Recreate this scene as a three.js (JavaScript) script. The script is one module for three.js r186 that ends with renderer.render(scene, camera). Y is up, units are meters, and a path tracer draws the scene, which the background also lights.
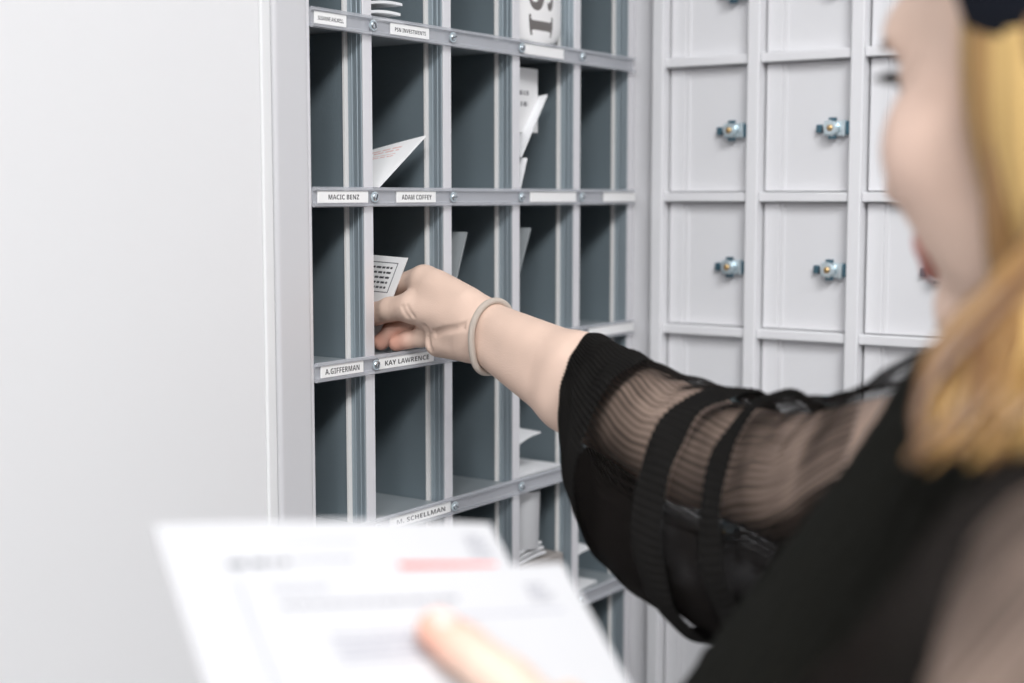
import * as THREE from 'three';
import { RoundedBoxGeometry } from 'three/addons/geometries/RoundedBoxGeometry.js';
import { mergeGeometries } from 'three/addons/utils/BufferGeometryUtils.js';
import { ImprovedNoise } from 'three/addons/math/ImprovedNoise.js';
import { RectAreaLightUniformsLib } from 'three/addons/lights/RectAreaLightUniformsLib.js';

// ---------------------------------------------------------------- camera, light, exposure
const scene = new THREE.Scene();
scene.background = new THREE.Color(0x000000);
const YAW = THREE.MathUtils.degToRad(34.5), PITCH = THREE.MathUtils.degToRad(5.73);
const EYE = new THREE.Vector3(0, 1.5, 0.75);
const camera = new THREE.PerspectiveCamera(2 * Math.atan(341.5 / 1440) * 180 / Math.PI, 1024 / 683, 0.02, 30);
camera.position.copy(EYE);
camera.lookAt(EYE.x + Math.cos(YAW) * Math.cos(PITCH), EYE.y - Math.sin(PITCH), EYE.z - Math.sin(YAW) * Math.cos(PITCH));
camera.focus = 1.15;
camera.userData.fStop = 3.3;
scene.add(camera);
const renderer = new THREE.WebGLRenderer({ antialias: true });
renderer.toneMapping = THREE.LinearToneMapping;
renderer.toneMappingExposure = 0.79;
renderer.shadowMap.enabled = true;
RectAreaLightUniformsLib.init();
const CEIL = 3.1;
const PANELS = [   // ceiling light panels: centre x, centre z, size x, size z, intensity
  [-0.50, 1.62, 1.2, 0.6, 45],
  [-2.20, 1.62, 1.2, 0.6, 45],
];

// ---------------------------------------------------------------- helpers
let seed = 20240611;
const rnd = () => { seed = (seed + 0x6d2b79f5) | 0; let t = Math.imul(seed ^ (seed >>> 15), 1 | seed); t = (t + Math.imul(t ^ (t >>> 7), 61 | t)) ^ t; return ((t ^ (t >>> 14)) >>> 0) / 4294967296; };
const perlin = new ImprovedNoise();
const V = (x, y, z) => new THREE.Vector3(x, y, z);
const taken = new Map();
function numbered(n) { const k = taken.get(n) || 0; taken.set(n, k + 1); return k ? `${n}_${String(k).padStart(3, '0')}` : n; }
function shade(o) { o.traverse((m) => { if (m.isMesh) { m.castShadow = true; m.receiveShadow = true; } }); return o; }
function thing(name, label, category, base, group) {
  const g = new THREE.Group(); g.name = numbered(name); g.position.copy(base); g.userData = { label, category };
  if (group) g.userData.group = group;
  scene.add(g); return g;
}
function rootOf(o) { while (o.parent && o.parent !== scene) o = o.parent; return o; }
// geometry given in world metres -> part of a thing
function part(name, geo, mat, parent, label) {
  const b = rootOf(parent).position; geo.translate(-b.x, -b.y, -b.z);
  const m = new THREE.Mesh(geo, mat); m.name = name; if (label) m.userData.label = label; m.castShadow = m.receiveShadow = true;
  parent.add(m); return m;
}
// shared geometry placed at a world point, under a part or a thing whose own meshes stand at the thing's origin
function piece(name, geo, mat, parent, x, y, z) {
  const m = new THREE.Mesh(geo, mat); m.name = name; m.castShadow = m.receiveShadow = true; parent.add(m);
  let p = V(x, y, z); let q = parent; while (q && q !== scene) { p.sub(q.position); q = q.parent; }
  m.position.copy(p); return m;
}
function single(name, geo, mat, label, category, group) {
  geo.computeBoundingBox(); const bb = geo.boundingBox, c = bb.getCenter(V(0, 0, 0)); c.y = bb.min.y;
  geo.translate(-c.x, -c.y, -c.z);
  const m = new THREE.Mesh(geo, mat); m.name = numbered(name); m.position.copy(c); m.castShadow = m.receiveShadow = true;
  m.userData = { label, category }; if (group) m.userData.group = group; scene.add(m); return m;
}
function structure(name, geo, mat) { const m = new THREE.Mesh(geo, mat); m.name = name; m.userData.kind = 'structure'; m.userData.label = name.replace(/_/g, ' '); m.castShadow = m.receiveShadow = true; scene.add(m); return m; }
const bx = (x0, x1, y0, y1, z0, z1) => new THREE.BoxGeometry(x1 - x0, y1 - y0, z1 - z0).translate((x0 + x1) / 2, (y0 + y1) / 2, (z0 + z1) / 2);
const rb = (x0, x1, y0, y1, z0, z1, r = 0.0012, s = 2) => new RoundedBoxGeometry(x1 - x0, y1 - y0, z1 - z0, s, r).translate((x0 + x1) / 2, (y0 + y1) / 2, (z0 + z1) / 2);
const merge = (a) => mergeGeometries(a.map((g) => (g.index ? g.toNonIndexed() : g)));
function noiseTexture(n, f, repeat, lo = 0, hi = 255) {
  const d = new Uint8Array(n * n * 4);
  for (let j = 0; j < n; j++) for (let i = 0; i < n; i++) {
    const v = f(i / n, j / n), c = Math.max(0, Math.min(255, lo + (hi - lo) * v));
    const k = (j * n + i) * 4; d[k] = d[k + 1] = d[k + 2] = c; d[k + 3] = 255;
  }
  const t = new THREE.DataTexture(d, n, n); t.wrapS = t.wrapT = THREE.RepeatWrapping; t.magFilter = THREE.LinearFilter; t.minFilter = THREE.LinearMipmapLinearFilter; t.generateMipmaps = true; t.repeat.set(repeat, repeat); t.needsUpdate = true; return t;
}
const wrapNoise = (u, v, f, s) => { const a = 2 * Math.PI; return 0.5 + 0.5 * perlin.noise(Math.cos(u * a) * f + s, Math.sin(u * a) * f + Math.cos(v * a) * f, Math.sin(v * a) * f - s); };
const fine = noiseTexture(256, (u, v) => 0.6 * wrapNoise(u, v, 9, 3) + 0.4 * rnd(), 6);
function canvasTexture(w, h, draw) {
  const c = document.createElement('canvas'); c.width = w; c.height = h; const x = c.getContext('2d'); draw(x, w, h);
  const t = new THREE.CanvasTexture(c); t.colorSpace = THREE.SRGBColorSpace; t.anisotropy = 4; return t;
}
const lin = (r, g, b) => new THREE.Color().setRGB(r, g, b);
const std = (c, roughness = 0.6, metalness = 0, extra = {}) => new THREE.MeshStandardMaterial({ color: c, roughness, metalness, ...extra });

const phys = (c, roughness, extra = {}) => new THREE.MeshPhysicalMaterial({ color: c, roughness, specularIntensity: 0.12, ...extra });
// ---------------------------------------------------------------- materials
const M = {
  wall: std(lin(0.79, 0.785, 0.79), 0.85, 0, { bumpMap: fine, bumpScale: 0.00006 }),
  farWall: std(lin(0.50, 0.495, 0.49), 0.85),
  ceiling: std(lin(0.82, 0.82, 0.82), 0.9),
  floor: std(lin(0.10, 0.10, 0.105), 0.6, 0, { bumpMap: fine, bumpScale: 0.0004 }),
  trim: std(lin(0.80, 0.80, 0.80), 0.4),
  frame: std(lin(0.64, 0.635, 0.65), 0.45, 0.1),
  alu: std(lin(0.82, 0.81, 0.83), 0.42, 0.45),
  lip: std(lin(0.80, 0.78, 0.76), 0.5, 0.0),
  profile: std(lin(0.34, 0.40, 0.44), 0.38, 0.5),
  steel: std(lin(0.150, 0.187, 0.207), 0.5, 0.1, { bumpMap: fine, bumpScale: 0.0002 }),
  shelf: std(lin(0.32, 0.355, 0.375), 0.4, 0.2),
  plastic: new THREE.MeshPhysicalMaterial({ color: lin(0.62, 0.63, 0.67), roughness: 0.22, metalness: 0, transparent: true, opacity: 0.5, ior: 1.49 }),
  zinc: std(lin(0.70, 0.80, 0.84), 0.3, 0.7),
  zincDark: std(lin(0.10, 0.20, 0.26), 0.35, 0.8),
  brass: std(lin(0.62, 0.42, 0.20), 0.3, 0.9),
  screw: std(lin(0.55, 0.60, 0.64), 0.25, 0.9),
  slot: std(lin(0.05, 0.05, 0.06), 0.6),
  locker: std(lin(0.80, 0.795, 0.81), 0.5, 0.05),
  door: std(lin(0.76, 0.755, 0.77), 0.55, 0.05),
  paper: std(lin(0.86, 0.86, 0.87), 0.75),
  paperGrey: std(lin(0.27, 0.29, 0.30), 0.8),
  black: phys(lin(0.010, 0.010, 0.009), 0.85),
  blouse: phys(lin(0.0085, 0.0085, 0.007), 0.85, { bumpMap: fine, bumpScale: 0.0006 }),
  tie: std(lin(0.60, 0.52, 0.45), 0.8, 0, { bumpMap: fine, bumpScale: 0.0004 }),
  navy: phys(lin(0.010, 0.012, 0.018), 0.7),
};

// ---------------------------------------------------------------- the room
const P = 0.1345, ROW0 = 1.5;                          // cell pitch upright, height of the row at eye level
const rowY = (k) => ROW0 + k * P;
const KLO = -6, KHI = 3;
const YLO = rowY(KLO) - 0.02, YHI = rowY(KHI) + 0.02;
const COLX = [0.7822, 0.8870, 0.9916, 1.0960, 1.2010, 1.3058];   // divider centres
const LX = 1.30, LZ0 = 0.035, LP = 0.1052, LN = 9;              // lockers: front plane, first stile, pitch, columns
const LZ1 = LZ0 + LP * LN + 0.008;
structure('floor', bx(-4.1, 1.76, -0.1, 0, -0.45, 4.7), M.floor);
structure('ceiling', bx(-4.1, 1.76, CEIL, CEIL + 0.1, -0.45, 4.7), M.ceiling);
structure('wall_left', bx(-4.1, -4.0, 0, CEIL, -0.45, 4.7), M.farWall);
structure('wall_rear', bx(-4.0, 1.76, 0, CEIL, 4.6, 4.7), M.farWall);
structure('wall_front', merge([bx(-4.0, 0.7660, 0, CEIL, -0.33, 0.002), bx(0.7660, 1.305, 0, YLO, -0.33, -0.001), bx(0.7660, 1.305, YHI, CEIL, -0.33, -0.001), bx(-4.0, 1.62, 0, CEIL, -0.45, -0.335)]), M.wall);
structure('wall_right', merge([bx(1.62, 1.76, 0, CEIL, -0.335, 4.6), bx(1.305, 1.62, 0, YLO, -0.33, 4.6), bx(1.305, 1.62, YHI, CEIL, -0.33, 4.6), bx(1.305, 1.62, YLO, YHI, LZ1, 4.6)]), M.wall);
structure('trim_1', rb(0.7665, 0.7770, YLO, YHI, -0.03, 0.004, 0.002), M.trim);
structure('baseboard_front', bx(-4.0, 1.30, 0, 0.08, 0.0025, 0.014), M.trim);

// ceiling light panels
PANELS.forEach(([x, z, sx, sz, I], i) => {
  const g = thing('ceiling_light', i ? 'long white ceiling light panel further back in the room' : 'long white ceiling light panel above the mail sorter', 'ceiling light', V(x, CEIL - 0.03, z));
  part('housing', merge([bx(x - sx / 2 - 0.015, x - sx / 2, CEIL - 0.03, CEIL - 0.001, z - sz / 2 - 0.015, z + sz / 2 + 0.015), bx(x + sx / 2, x + sx / 2 + 0.015, CEIL - 0.03, CEIL - 0.001, z - sz / 2 - 0.015, z + sz / 2 + 0.015), bx(x - sx / 2, x + sx / 2, CEIL - 0.03, CEIL - 0.001, z - sz / 2 - 0.015, z - sz / 2), bx(x - sx / 2, x + sx / 2, CEIL - 0.03, CEIL - 0.001, z + sz / 2, z + sz / 2 + 0.015)]), M.trim, g);
  part('diffuser', bx(x - sx / 2, x + sx / 2, CEIL - 0.022, CEIL - 0.012, z - sz / 2, z + sz / 2), new THREE.MeshStandardMaterial({ color: 0xffffff, emissive: lin(0.975, 0.985, 1), emissiveIntensity: 2 }), g);
  const L = new THREE.RectAreaLight(lin(0.975, 0.985, 1), I, sx, sz);
  L.name = numbered('ceiling_light_glow'); L.position.set(x, CEIL - 0.032, z); L.lookAt(x, 0, z); scene.add(L);
});

// ---------------------------------------------------------------- pigeonhole mail sorter
const sorter = thing('mail_sorter', 'grey steel pigeonhole mail sorter with aluminium dividers and clear label strips', 'mail sorter', V(1.045, YLO, 0));
part('side_panel', bx(0.779, 0.8055, YLO, YHI, -0.30, -0.016), M.steel, sorter);
{ // wide light-grey stile with a rounded inner edge
  const st = part('frame_stile', rb(0.7775, 0.8145, YLO, YHI, -0.016, 0.006, 0.004, 3), M.frame, sorter);
  part('edge_bead', rb(0.8125, 0.8180, YLO, YHI, -0.012, 0.0045, 0.002, 2), M.alu, st);
}
part('back_panel', bx(0.779, 1.312, YLO, YHI, -0.315, -0.3005), M.steel, sorter);
part('frame_rail', rb(0.8184, 1.312, YHI - 0.0115, YHI, -0.30, 0.004, 0.002), M.frame, sorter);
part('frame_rail', rb(0.8184, 1.312, YLO, YLO + 0.0115, -0.30, 0.004, 0.002), M.frame, sorter);
const profShape = (() => { // aluminium front profile seen from above: two fine grooves on each flank
  const s = new THREE.Shape(), w = 0.0058, g = 0.00035;
  const side = [0, 0.0025, 0.0030, 0.0042, 0.0047, 0.0078, 0.0083, 0.0095, 0.0100, 0.0138], ins = [0, 0, g, g, 0, 0, g, g, 0, 0];
  s.moveTo(-w + 0.0006, 0); s.lineTo(w - 0.0006, 0); s.lineTo(w, 0.0006);
  for (let i = 1; i < side.length; i++) s.lineTo(w - ins[i], side[i]);
  for (let i = side.length - 1; i >= 1; i--) s.lineTo(-w + ins[i], side[i]);
  s.lineTo(-w, 0.0006); s.closePath(); return s;
})();
const profGeo = new THREE.ExtrudeGeometry(profShape, { depth: YHI - YLO - 0.024, bevelEnabled: false }).rotateX(-Math.PI / 2);   // depth goes up, profile runs to -z
for (let c = 1; c <= 5; c++) {
  const x = COLX[c];
  const d = part('divider', bx(x - 0.0086, x + 0.0086, YLO + 0.012, YHI - 0.012, -0.30, -0.0163), M.steel, sorter);
  part('edge_strip', bx(x - 0.0098, x + 0.0098, YLO + 0.012, YHI - 0.012, -0.0162, -0.0142), M.lip, d);
  const p = piece('front_profile', profGeo, M.profile, d, x, YLO + 0.012, 0);
  part('face', rb(x - 0.0056, x + 0.0056, YLO + 0.012, YHI - 0.012, 0.0001, 0.0016, 0.0005), M.alu, d);
}
const innerL = [0.8060, ...COLX.slice(1).map((x) => x + 0.0088)], innerR = COLX.slice(1).map((x) => x - 0.0088);
for (let k = KLO + 1; k < KHI; k++) for (let c = 0; c < 5; c++)
  part('shelf', rb(innerL[c], innerR[c], rowY(k) - 0.0045, rowY(k) + 0.0045, -0.2995, -0.0005, 0.001, 1), M.shelf, sorter);
// clear plastic label holders: one per cell and row
const stripShape = (() => {
  const s = new THREE.Shape();   // x = towards the room, y = up
  s.moveTo(0, -0.0068); s.lineTo(0.0035, -0.0078); s.lineTo(0.0052, -0.0070); s.lineTo(0.0052, -0.0052); s.lineTo(0.0030, -0.0046);
  s.lineTo(0.0022, -0.0036); s.lineTo(0.0022, 0.0036); s.lineTo(0.0030, 0.0046); s.lineTo(0.0052, 0.0052); s.lineTo(0.0052, 0.0070); s.lineTo(0.0035, 0.0078); s.lineTo(0, 0.0068); s.closePath();
  return s;
})();
const stripGeo = (len) => new THREE.ExtrudeGeometry(stripShape, { depth: len, bevelEnabled: false }).rotateY(-Math.PI / 2).scale(-1, 1, 1);
function stripAt(x0, x1, y) {
  const g = new THREE.ExtrudeGeometry(stripShape, { depth: x1 - x0, bevelEnabled: false });
  g.applyMatrix4(new THREE.Matrix4().makeBasis(V(0, 0, 1), V(0, 1, 0), V(-1, 0, 0))); g.translate(x1, y, 0.0018);
  return g;
}
const TEXT = {   // row, column -> [start x, end x, words, height of the letters]
  '1,0': [0.822, 0.858, 'SUSANNE AHLMELL', 0.5], '1,1': [0.912, 0.962, 'PSN INVESTMENTS', 0.62], '1,3': [1.103, 1.170, '', 0.6],
  '0,0': [0.823, 0.882, 'MACIC BENZ', 0.55], '0,1': [0.918, 0.970, 'ADAM COFFEY', 0.6], '0,3': [1.114, 1.193, '', 0.6], '0,4': [1.246, 1.309, '', 0.6],
  '-1,0': [0.824, 0.874, 'A.GIFFERMAN', 0.8], '-1,1': [0.8935, 0.966, 'KAY LAWRENCE', 0.8], '-1,4': [1.219, 1.308, '', 0.6],
  '-2,1': [0.906, 0.989, 'M. SCHELLMAN', 0.8],
};
function labelTexture(words, size, blackish) {
  return canvasTexture(512, 96, (x, w, h) => {
    x.fillStyle = '#f4f3f2'; x.fillRect(0, 0, w, h);
    if (words) { x.fillStyle = '#2b2b2e'; let px = h * size; x.font = `bold ${px}px sans-serif`; const m = x.measureText(words).width; if (m > w * 0.82) { px *= w * 0.82 / m; x.font = `bold ${px}px sans-serif`; } x.textAlign = 'center'; x.textBaseline = 'middle'; x.fillText(words, w / 2, h / 2 + 2); }
  });
}
const screwGeo = new THREE.SphereGeometry(0.0034, 14, 8, 0, Math.PI * 2, 0, Math.PI / 2).scale(1, 0.55, 1).rotateX(Math.PI / 2);
const washGeo = new THREE.CylinderGeometry(0.0042, 0.0042, 0.0012, 16).rotateX(Math.PI / 2);
const slotGeo = new THREE.BoxGeometry(0.0046, 0.0008, 0.0010);
for (let k = KLO + 1; k < KHI; k++) {
  const y = rowY(k);
  for (let c = 0; c < 5; c++) {
    const x0 = c ? COLX[c] + 0.0003 : 0.8184, x1 = COLX[c + 1] - 0.0003;
    const s = part('label_strip', stripAt(x0, x1, y), M.plastic, sorter);
    const t = TEXT[`${k},${c}`];
    if (t) {
      const g = new RoundedBoxGeometry(t[1] - t[0], 0.0092, 0.0014, 1, 0.0004).translate((t[0] + t[1]) / 2, y, 0.0018 + 0.0031);
      const uv = g.attributes.uv, ps = g.attributes.position;
      for (let i = 0; i < uv.count; i++) uv.setXY(i, (ps.getX(i) - t[0]) / (t[1] - t[0]), (ps.getY(i) - y) / 0.0092 + 0.5);
      part('paper_label', g, std(0xffffff, 0.6, 0, { map: labelTexture(t[2], t[3]) }), s, t[2] ? 'white printed name label' : 'blank white label');
    }
    if (c < 4) {
      const X = COLX[c + 1];
      const w = piece('washer', washGeo, M.zinc, s, X + 0.0006, y, 0.0075);
      piece('screw', screwGeo, M.screw, s, X + 0.0006, y, 0.0081);
      const sl = piece('screw_slot', slotGeo, M.slot, s, X + 0.0006, y, 0.0097); sl.rotation.z = rnd() * 3;
    }
  }
}
// corner post between the sorter and the lockers
single('corner_post', rb(1.3125, 1.3400, YLO, YHI, -0.012, 0.0315, 0.006, 4), M.frame, 'plain light grey corner post between the pigeonholes and the locker doors', 'post');

// ---------------------------------------------------------------- locker doors on the side wall, seen from behind (cam locks showing)
const bank = thing('locker_bank', 'light grey bank of small mailbox doors with cam locks beside the pigeonholes', 'lockers', V(LX + 0.15, YLO, (LZ0 + LZ1) / 2));
part('back_panel', bx(1.585, 1.60, YLO, YHI, 0.030, LZ1), M.locker, bank);
part('side_panel', bx(1.345, 1.585, YLO, YHI, 0.0325, 0.0345), M.locker, bank);
for (let j = 0; j <= LN; j++) {
  const z = LZ0 + j * LP;
  part('stile', rb(LX, LX + 0.030, YLO, YHI, z - 0.0064, z + 0.0064, 0.0015), M.locker, bank);
}
const railGeo = rb(LX + 0.004, LX + 0.030, -0.0046, 0.0046, -(LP / 2 - 0.0066), LP / 2 - 0.0066, 0.0012, 2);
railGeo.computeBoundingBox(); const railC = railGeo.boundingBox.getCenter(V(0, 0, 0)); railGeo.translate(-railC.x, -railC.y, -railC.z);
const DW = LP - 0.0128 - 0.0034, DH = P - 0.0092 - 0.002;
const doorGeo = merge([rb(0, 0.0012, -DH / 2, DH / 2, -DW / 2, DW / 2, 0.0005, 1), rb(-0.0026, 0.0002, -DH / 2, DH / 2, -DW / 2, -DW / 2 + 0.0165, 0.0011, 2), rb(-0.0016, 0.0002, -DH / 2, DH / 2, -DW / 2 + 0.0165, -DW / 2 + 0.0215, 0.0007, 1)]);
const hexGeo = new THREE.CylinderGeometry(0.0078, 0.0082, 0.0045, 6).rotateZ(Math.PI / 2);
const bodyGeo = new THREE.CylinderGeometry(0.0058, 0.0058, 0.014, 18).rotateZ(Math.PI / 2);
const camGeo = merge([rb(-0.0010, 0.0010, -0.0070, 0.0070, -0.009, 0.0135, 0.0008, 1), rb(-0.0045, 0.0011, -0.0075, 0.0075, 0.0105, 0.0135, 0.0008, 1)]);
const tabGeo = rb(-0.003, 0.003, -0.0040, 0.0040, -0.0026, 0.0026, 0.001, 1);
const tipGeo = new THREE.SphereGeometry(0.0032, 12, 8).scale(0.7, 1, 1);
const clipGeo = rb(-0.0016, 0.0016, -0.0016, 0.0016, -0.0038, 0.0038, 0.0006, 1);
for (let k = KLO + 1; k <= KHI; k++) for (let j = 0; j < LN; j++) {
  const zc = LZ0 + (j + 0.5) * LP, yc = rowY(k) - P / 2;
  if (k < KHI) piece('rail', railGeo, M.locker, bank, LX + 0.017, rowY(k), zc);
  const d = piece('door', doorGeo, M.door, bank, LX + 0.016, yc, zc + 0.0004);
  const zl = zc + 0.0265, yl = yc - 0.002 + (rnd() - 0.5) * 0.001, xf = LX + 0.016;
  piece('lock_barrel', bodyGeo, M.zinc, d, xf - 0.0070, yl, zl);
  const n = piece('lock_nut', hexGeo, M.zinc, d, xf - 0.0098, yl, zl); n.rotation.x = rnd() * 0.4;
  const cm = piece('lock_cam', camGeo, M.zinc, d, xf - 0.0060, yl, zl); cm.rotation.x = (rnd() - 0.5) * 0.12;
  piece('lock_tab', tabGeo, M.zincDark, d, xf - 0.0035, yl, zl - 0.0145); piece('lock_tab', tabGeo, M.zincDark, d, xf - 0.0045, yl, zl + 0.0155).scale.set(1, 1.6, 0.9);
  piece('lock_screw', tipGeo, M.brass, d, xf - 0.0140, yl, zl);
  piece('lock_clip', clipGeo, M.zincDark, d, xf - 0.0070, yl + 0.0085, zl); piece('lock_clip', clipGeo, M.zincDark, d, xf - 0.0070, yl - 0.0085, zl);
}

// ---------------------------------------------------------------- letters
function sheetGeo(o, eu, ev, w, h, { t = 0.0012, bend = 0, curl = 0, nu = 14, nv = 10, round = 0, twist = null } = {}) {
  const n = eu.clone().cross(ev).normalize(), pos = [], uv = [], idx = [];
  const at = (a, b, side) => {
    const c = bend * 4 * a * (1 - a) + curl * a * a * b;
    let aa = a, bb = b;
    if (round) { // rounded lower corners: squeeze the sides in towards the bottom
      const q = Math.max(0, (b - (1 - round)) / round), s = Math.sqrt(Math.max(0, 1 - q * q)); aa = 0.5 + (a - 0.5) * (0.35 + 0.65 * s);
    }
    const q = o.clone().addScaledVector(eu, aa * w).addScaledVector(ev, bb * h).addScaledVector(n, c + side * t / 2); return twist ? q.addScaledVector(twist, a * b) : q;
  };
  for (const side of [1, -1]) for (let j = 0; j <= nv; j++) for (let i = 0; i <= nu; i++) { const p = at(i / nu, j / nv, side); pos.push(p.x, p.y, p.z); uv.push(i / nu, 1 - j / nv); }
  const id = (s, i, j) => s * (nu + 1) * (nv + 1) + j * (nu + 1) + i;
  for (let j = 0; j < nv; j++) for (let i = 0; i < nu; i++) {
    idx.push(id(0, i, j), id(0, i + 1, j), id(0, i + 1, j + 1), id(0, i, j), id(0, i + 1, j + 1), id(0, i, j + 1));
    idx.push(id(1, i, j), id(1, i + 1, j + 1), id(1, i + 1, j), id(1, i, j), id(1, i, j + 1), id(1, i + 1, j + 1));
  }
  const edge = (a, b, c, d) => idx.push(a, b, c, a, c, d);
  for (let i = 0; i < nu; i++) { edge(id(0, i, 0), id(1, i, 0), id(1, i + 1, 0), id(0, i + 1, 0)); edge(id(0, i, nv), id(0, i + 1, nv), id(1, i + 1, nv), id(1, i, nv)); }
  for (let j = 0; j < nv; j++) { edge(id(0, 0, j), id(0, 0, j + 1), id(1, 0, j + 1), id(1, 0, j)); edge(id(0, nu, j), id(1, nu, j), id(1, nu, j + 1), id(0, nu, j + 1)); }
  const g = new THREE.BufferGeometry(); g.setAttribute('position', new THREE.Float32BufferAttribute(pos, 3)); g.setAttribute('uv', new THREE.Float32BufferAttribute(uv, 2)); g.setIndex(idx);
  const f = g.toNonIndexed(); f.computeVertexNormals(); return f;
}
// a letter from three corners: origin, end of the u edge, a point that fixes the v edge
function letter(name, label, o, pu, pv, opts, mat, category = 'letter', group) {
  const eu = pu.clone().sub(o), w = eu.length(); eu.normalize(); const ev = pv.clone().sub(o), h = ev.length(); ev.normalize();
  return single(name, sheetGeo(o, eu, ev, w, h, opts), mat, label, category, group);
}
const lines = (x, x0, y0, n, len, dy, th, col, ragged = 0.3) => { x.fillStyle = col; for (let i = 0; i < n; i++) { let p = x0; const end = x0 + len * (1 - ragged * rnd()); while (p < end) { const l = (3 + rnd() * 9) * th / 4; x.fillRect(p, y0 + i * dy, Math.min(l, end - p), th); p += l + th * 0.6; } } };
const redPrint = canvasTexture(512, 512, (x, w, h) => { x.fillStyle = '#f2f1f1'; x.fillRect(0, 0, w, h); lines(x, 60, 70, 2, 330, 34, 13, '#dfa9a2'); x.fillStyle = '#dfa9a2'; x.fillRect(60, 150, 250, 6); lines(x, 60, 175, 1, 220, 30, 9, '#dfa9a2'); });
const addrPrint = canvasTexture(1024, 512, (x, w, h) => { x.fillStyle = '#f3f2f2'; x.fillRect(0, 0, w, h); x.strokeStyle = '#4a4a4e'; x.lineWidth = 5; x.strokeRect(56, 40, 380, 190); lines(x, 84, 66, 5, 300, 32, 13, '#3a3a3e'); });
M.redLetter = std(0xffffff, 0.75, 0, { map: redPrint }); M.addrLetter = std(0xffffff, 0.75, 0, { map: addrPrint });
const stack = 'letters lying in the pigeonholes';
// letter leaning in the second column, eye-level row
letter('letter', 'white letter with red print leaning in the pigeonhole above the hand', V(0.9660, 1.5510, -0.002), V(0.9400, 1.5170, -0.132), V(0.9060, 1.5075, -0.004), { curl: 0.003, bend: 0.002, twist: V(0.024, 0.0345, 0.004) }, M.redLetter);
// flat pile in the top row of the second column
[[0.0052, 0.00], [0.0120, -0.004], [0.0190, -0.002]].forEach(([dy, dz], i) =>
  letter('letter', ['lowest white letter of the flat pile above the investments label', 'middle white letter of the flat pile above the investments label', 'topmost white letter of the flat pile above the investments label'][i],
    V(0.9040, rowY(1) + dy + 0.001, -0.014 + dz), V(0.9560, rowY(1) + dy + 0.0040 + i * 0.001, -0.014 + dz - 0.002), V(0.9040, rowY(1) + dy + 0.002, -0.150 + dz), { t: 0.0022, bend: 0.002 }, M.paper, 'letter', stack));
// magazine with big serif capitals, curled in the top row of the fourth column
const magPrint = canvasTexture(512, 728, (x, w, h) => {
  x.fillStyle = '#f4f2f1'; x.fillRect(0, 0, w, h); x.save(); x.translate(w / 2, h * 0.70); x.rotate(Math.PI / 2); x.fillStyle = '#6d6866'; x.font = 'bold 340px serif'; x.textAlign = 'center'; x.textBaseline = 'middle'; x.fillText('SI', 0, 0); x.restore();
});
letter('magazine', 'curled white magazine with large grey serif capitals in the top row', V(1.1075, 1.7580, -0.014), V(1.1900, 1.7580, -0.012), V(1.1075, 1.6405, -0.014), { t: 0.003, bend: -0.006, round: 0.22, nu: 20, nv: 20 }, std(0xffffff, 0.5, 0, { map: magPrint }), 'magazine');
letter('letter', 'pale printed letter at the top of the fourth pigeonhole in the eye-level row', V(1.1080, 1.6200, -0.014), V(1.1600, 1.6210, -0.018), V(1.1080, 1.5600, -0.014), { t: 0.001 }, std(0xffffff, 0.75, 0, { map: canvasTexture(256, 256, (x, w, h) => { x.fillStyle = '#e9e8e8'; x.fillRect(0, 0, w, h); lines(x, 60, 90, 2, 140, 44, 18, '#8a898b'); }) }));
letter('letter', 'white folded letter leaning out of the fourth pigeonhole in the eye-level row', V(1.1650, 1.5968, -0.0100), V(1.1560, 1.5750, -0.150), V(1.1090, 1.5370, -0.0020), { t: 0.002, curl: 0.002, twist: V(0.014, 0.01, 0) }, M.paper);
letter('letter', 'second white letter standing below the folded one in the fourth pigeonhole', V(1.1200, 1.5360, -0.003), V(1.1180, 1.5300, -0.130), V(1.1085, 1.5070, -0.003), { t: 0.002, bend: 0.003 }, M.paper);
// shadowed letters in the row of the hand
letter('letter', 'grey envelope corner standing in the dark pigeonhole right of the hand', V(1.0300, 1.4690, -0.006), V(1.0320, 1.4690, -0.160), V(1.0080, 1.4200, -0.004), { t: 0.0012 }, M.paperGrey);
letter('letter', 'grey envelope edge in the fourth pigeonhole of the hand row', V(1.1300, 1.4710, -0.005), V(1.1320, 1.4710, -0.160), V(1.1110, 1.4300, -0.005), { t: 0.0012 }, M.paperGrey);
// lower rows of the fourth and fifth column
letter('letter', 'white letter tip sticking out below the forearm in the fourth column', V(1.1085, 1.2650, -0.008), V(1.1430, 1.2750, -0.002), V(1.1085, 1.2720, -0.150), { t: 0.0016, bend: 0.002 }, M.paper);
letter('letter', 'white letter lying flat on the shelf under the letter tip', V(1.1085, rowY(-2) + 0.0060, -0.004), V(1.1840, rowY(-2) + 0.0062, -0.004), V(1.1085, rowY(-2) + 0.0065, -0.150), { t: 0.0016 }, M.paper);
letter('brochure', 'pale brochure bent upright in the fourth pigeonhole behind the held envelopes', V(1.1085, 1.2220, -0.016), V(1.1560, 1.2150, -0.012), V(1.1085, 1.1660, -0.018), { t: 0.002, bend: -0.010, round: 0.0, nu: 18 }, std(lin(0.55, 0.55, 0.56), 0.7), 'brochure');
single('catalogue', rb(1.1085, 1.1880, rowY(-3) + 0.0050, rowY(-3) + 0.0520, -0.210, -0.004, 0.002), std(lin(0.34, 0.31, 0.29), 0.7), 'thick grey brown catalogue lying under the bent brochure', 'catalogue');
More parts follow.
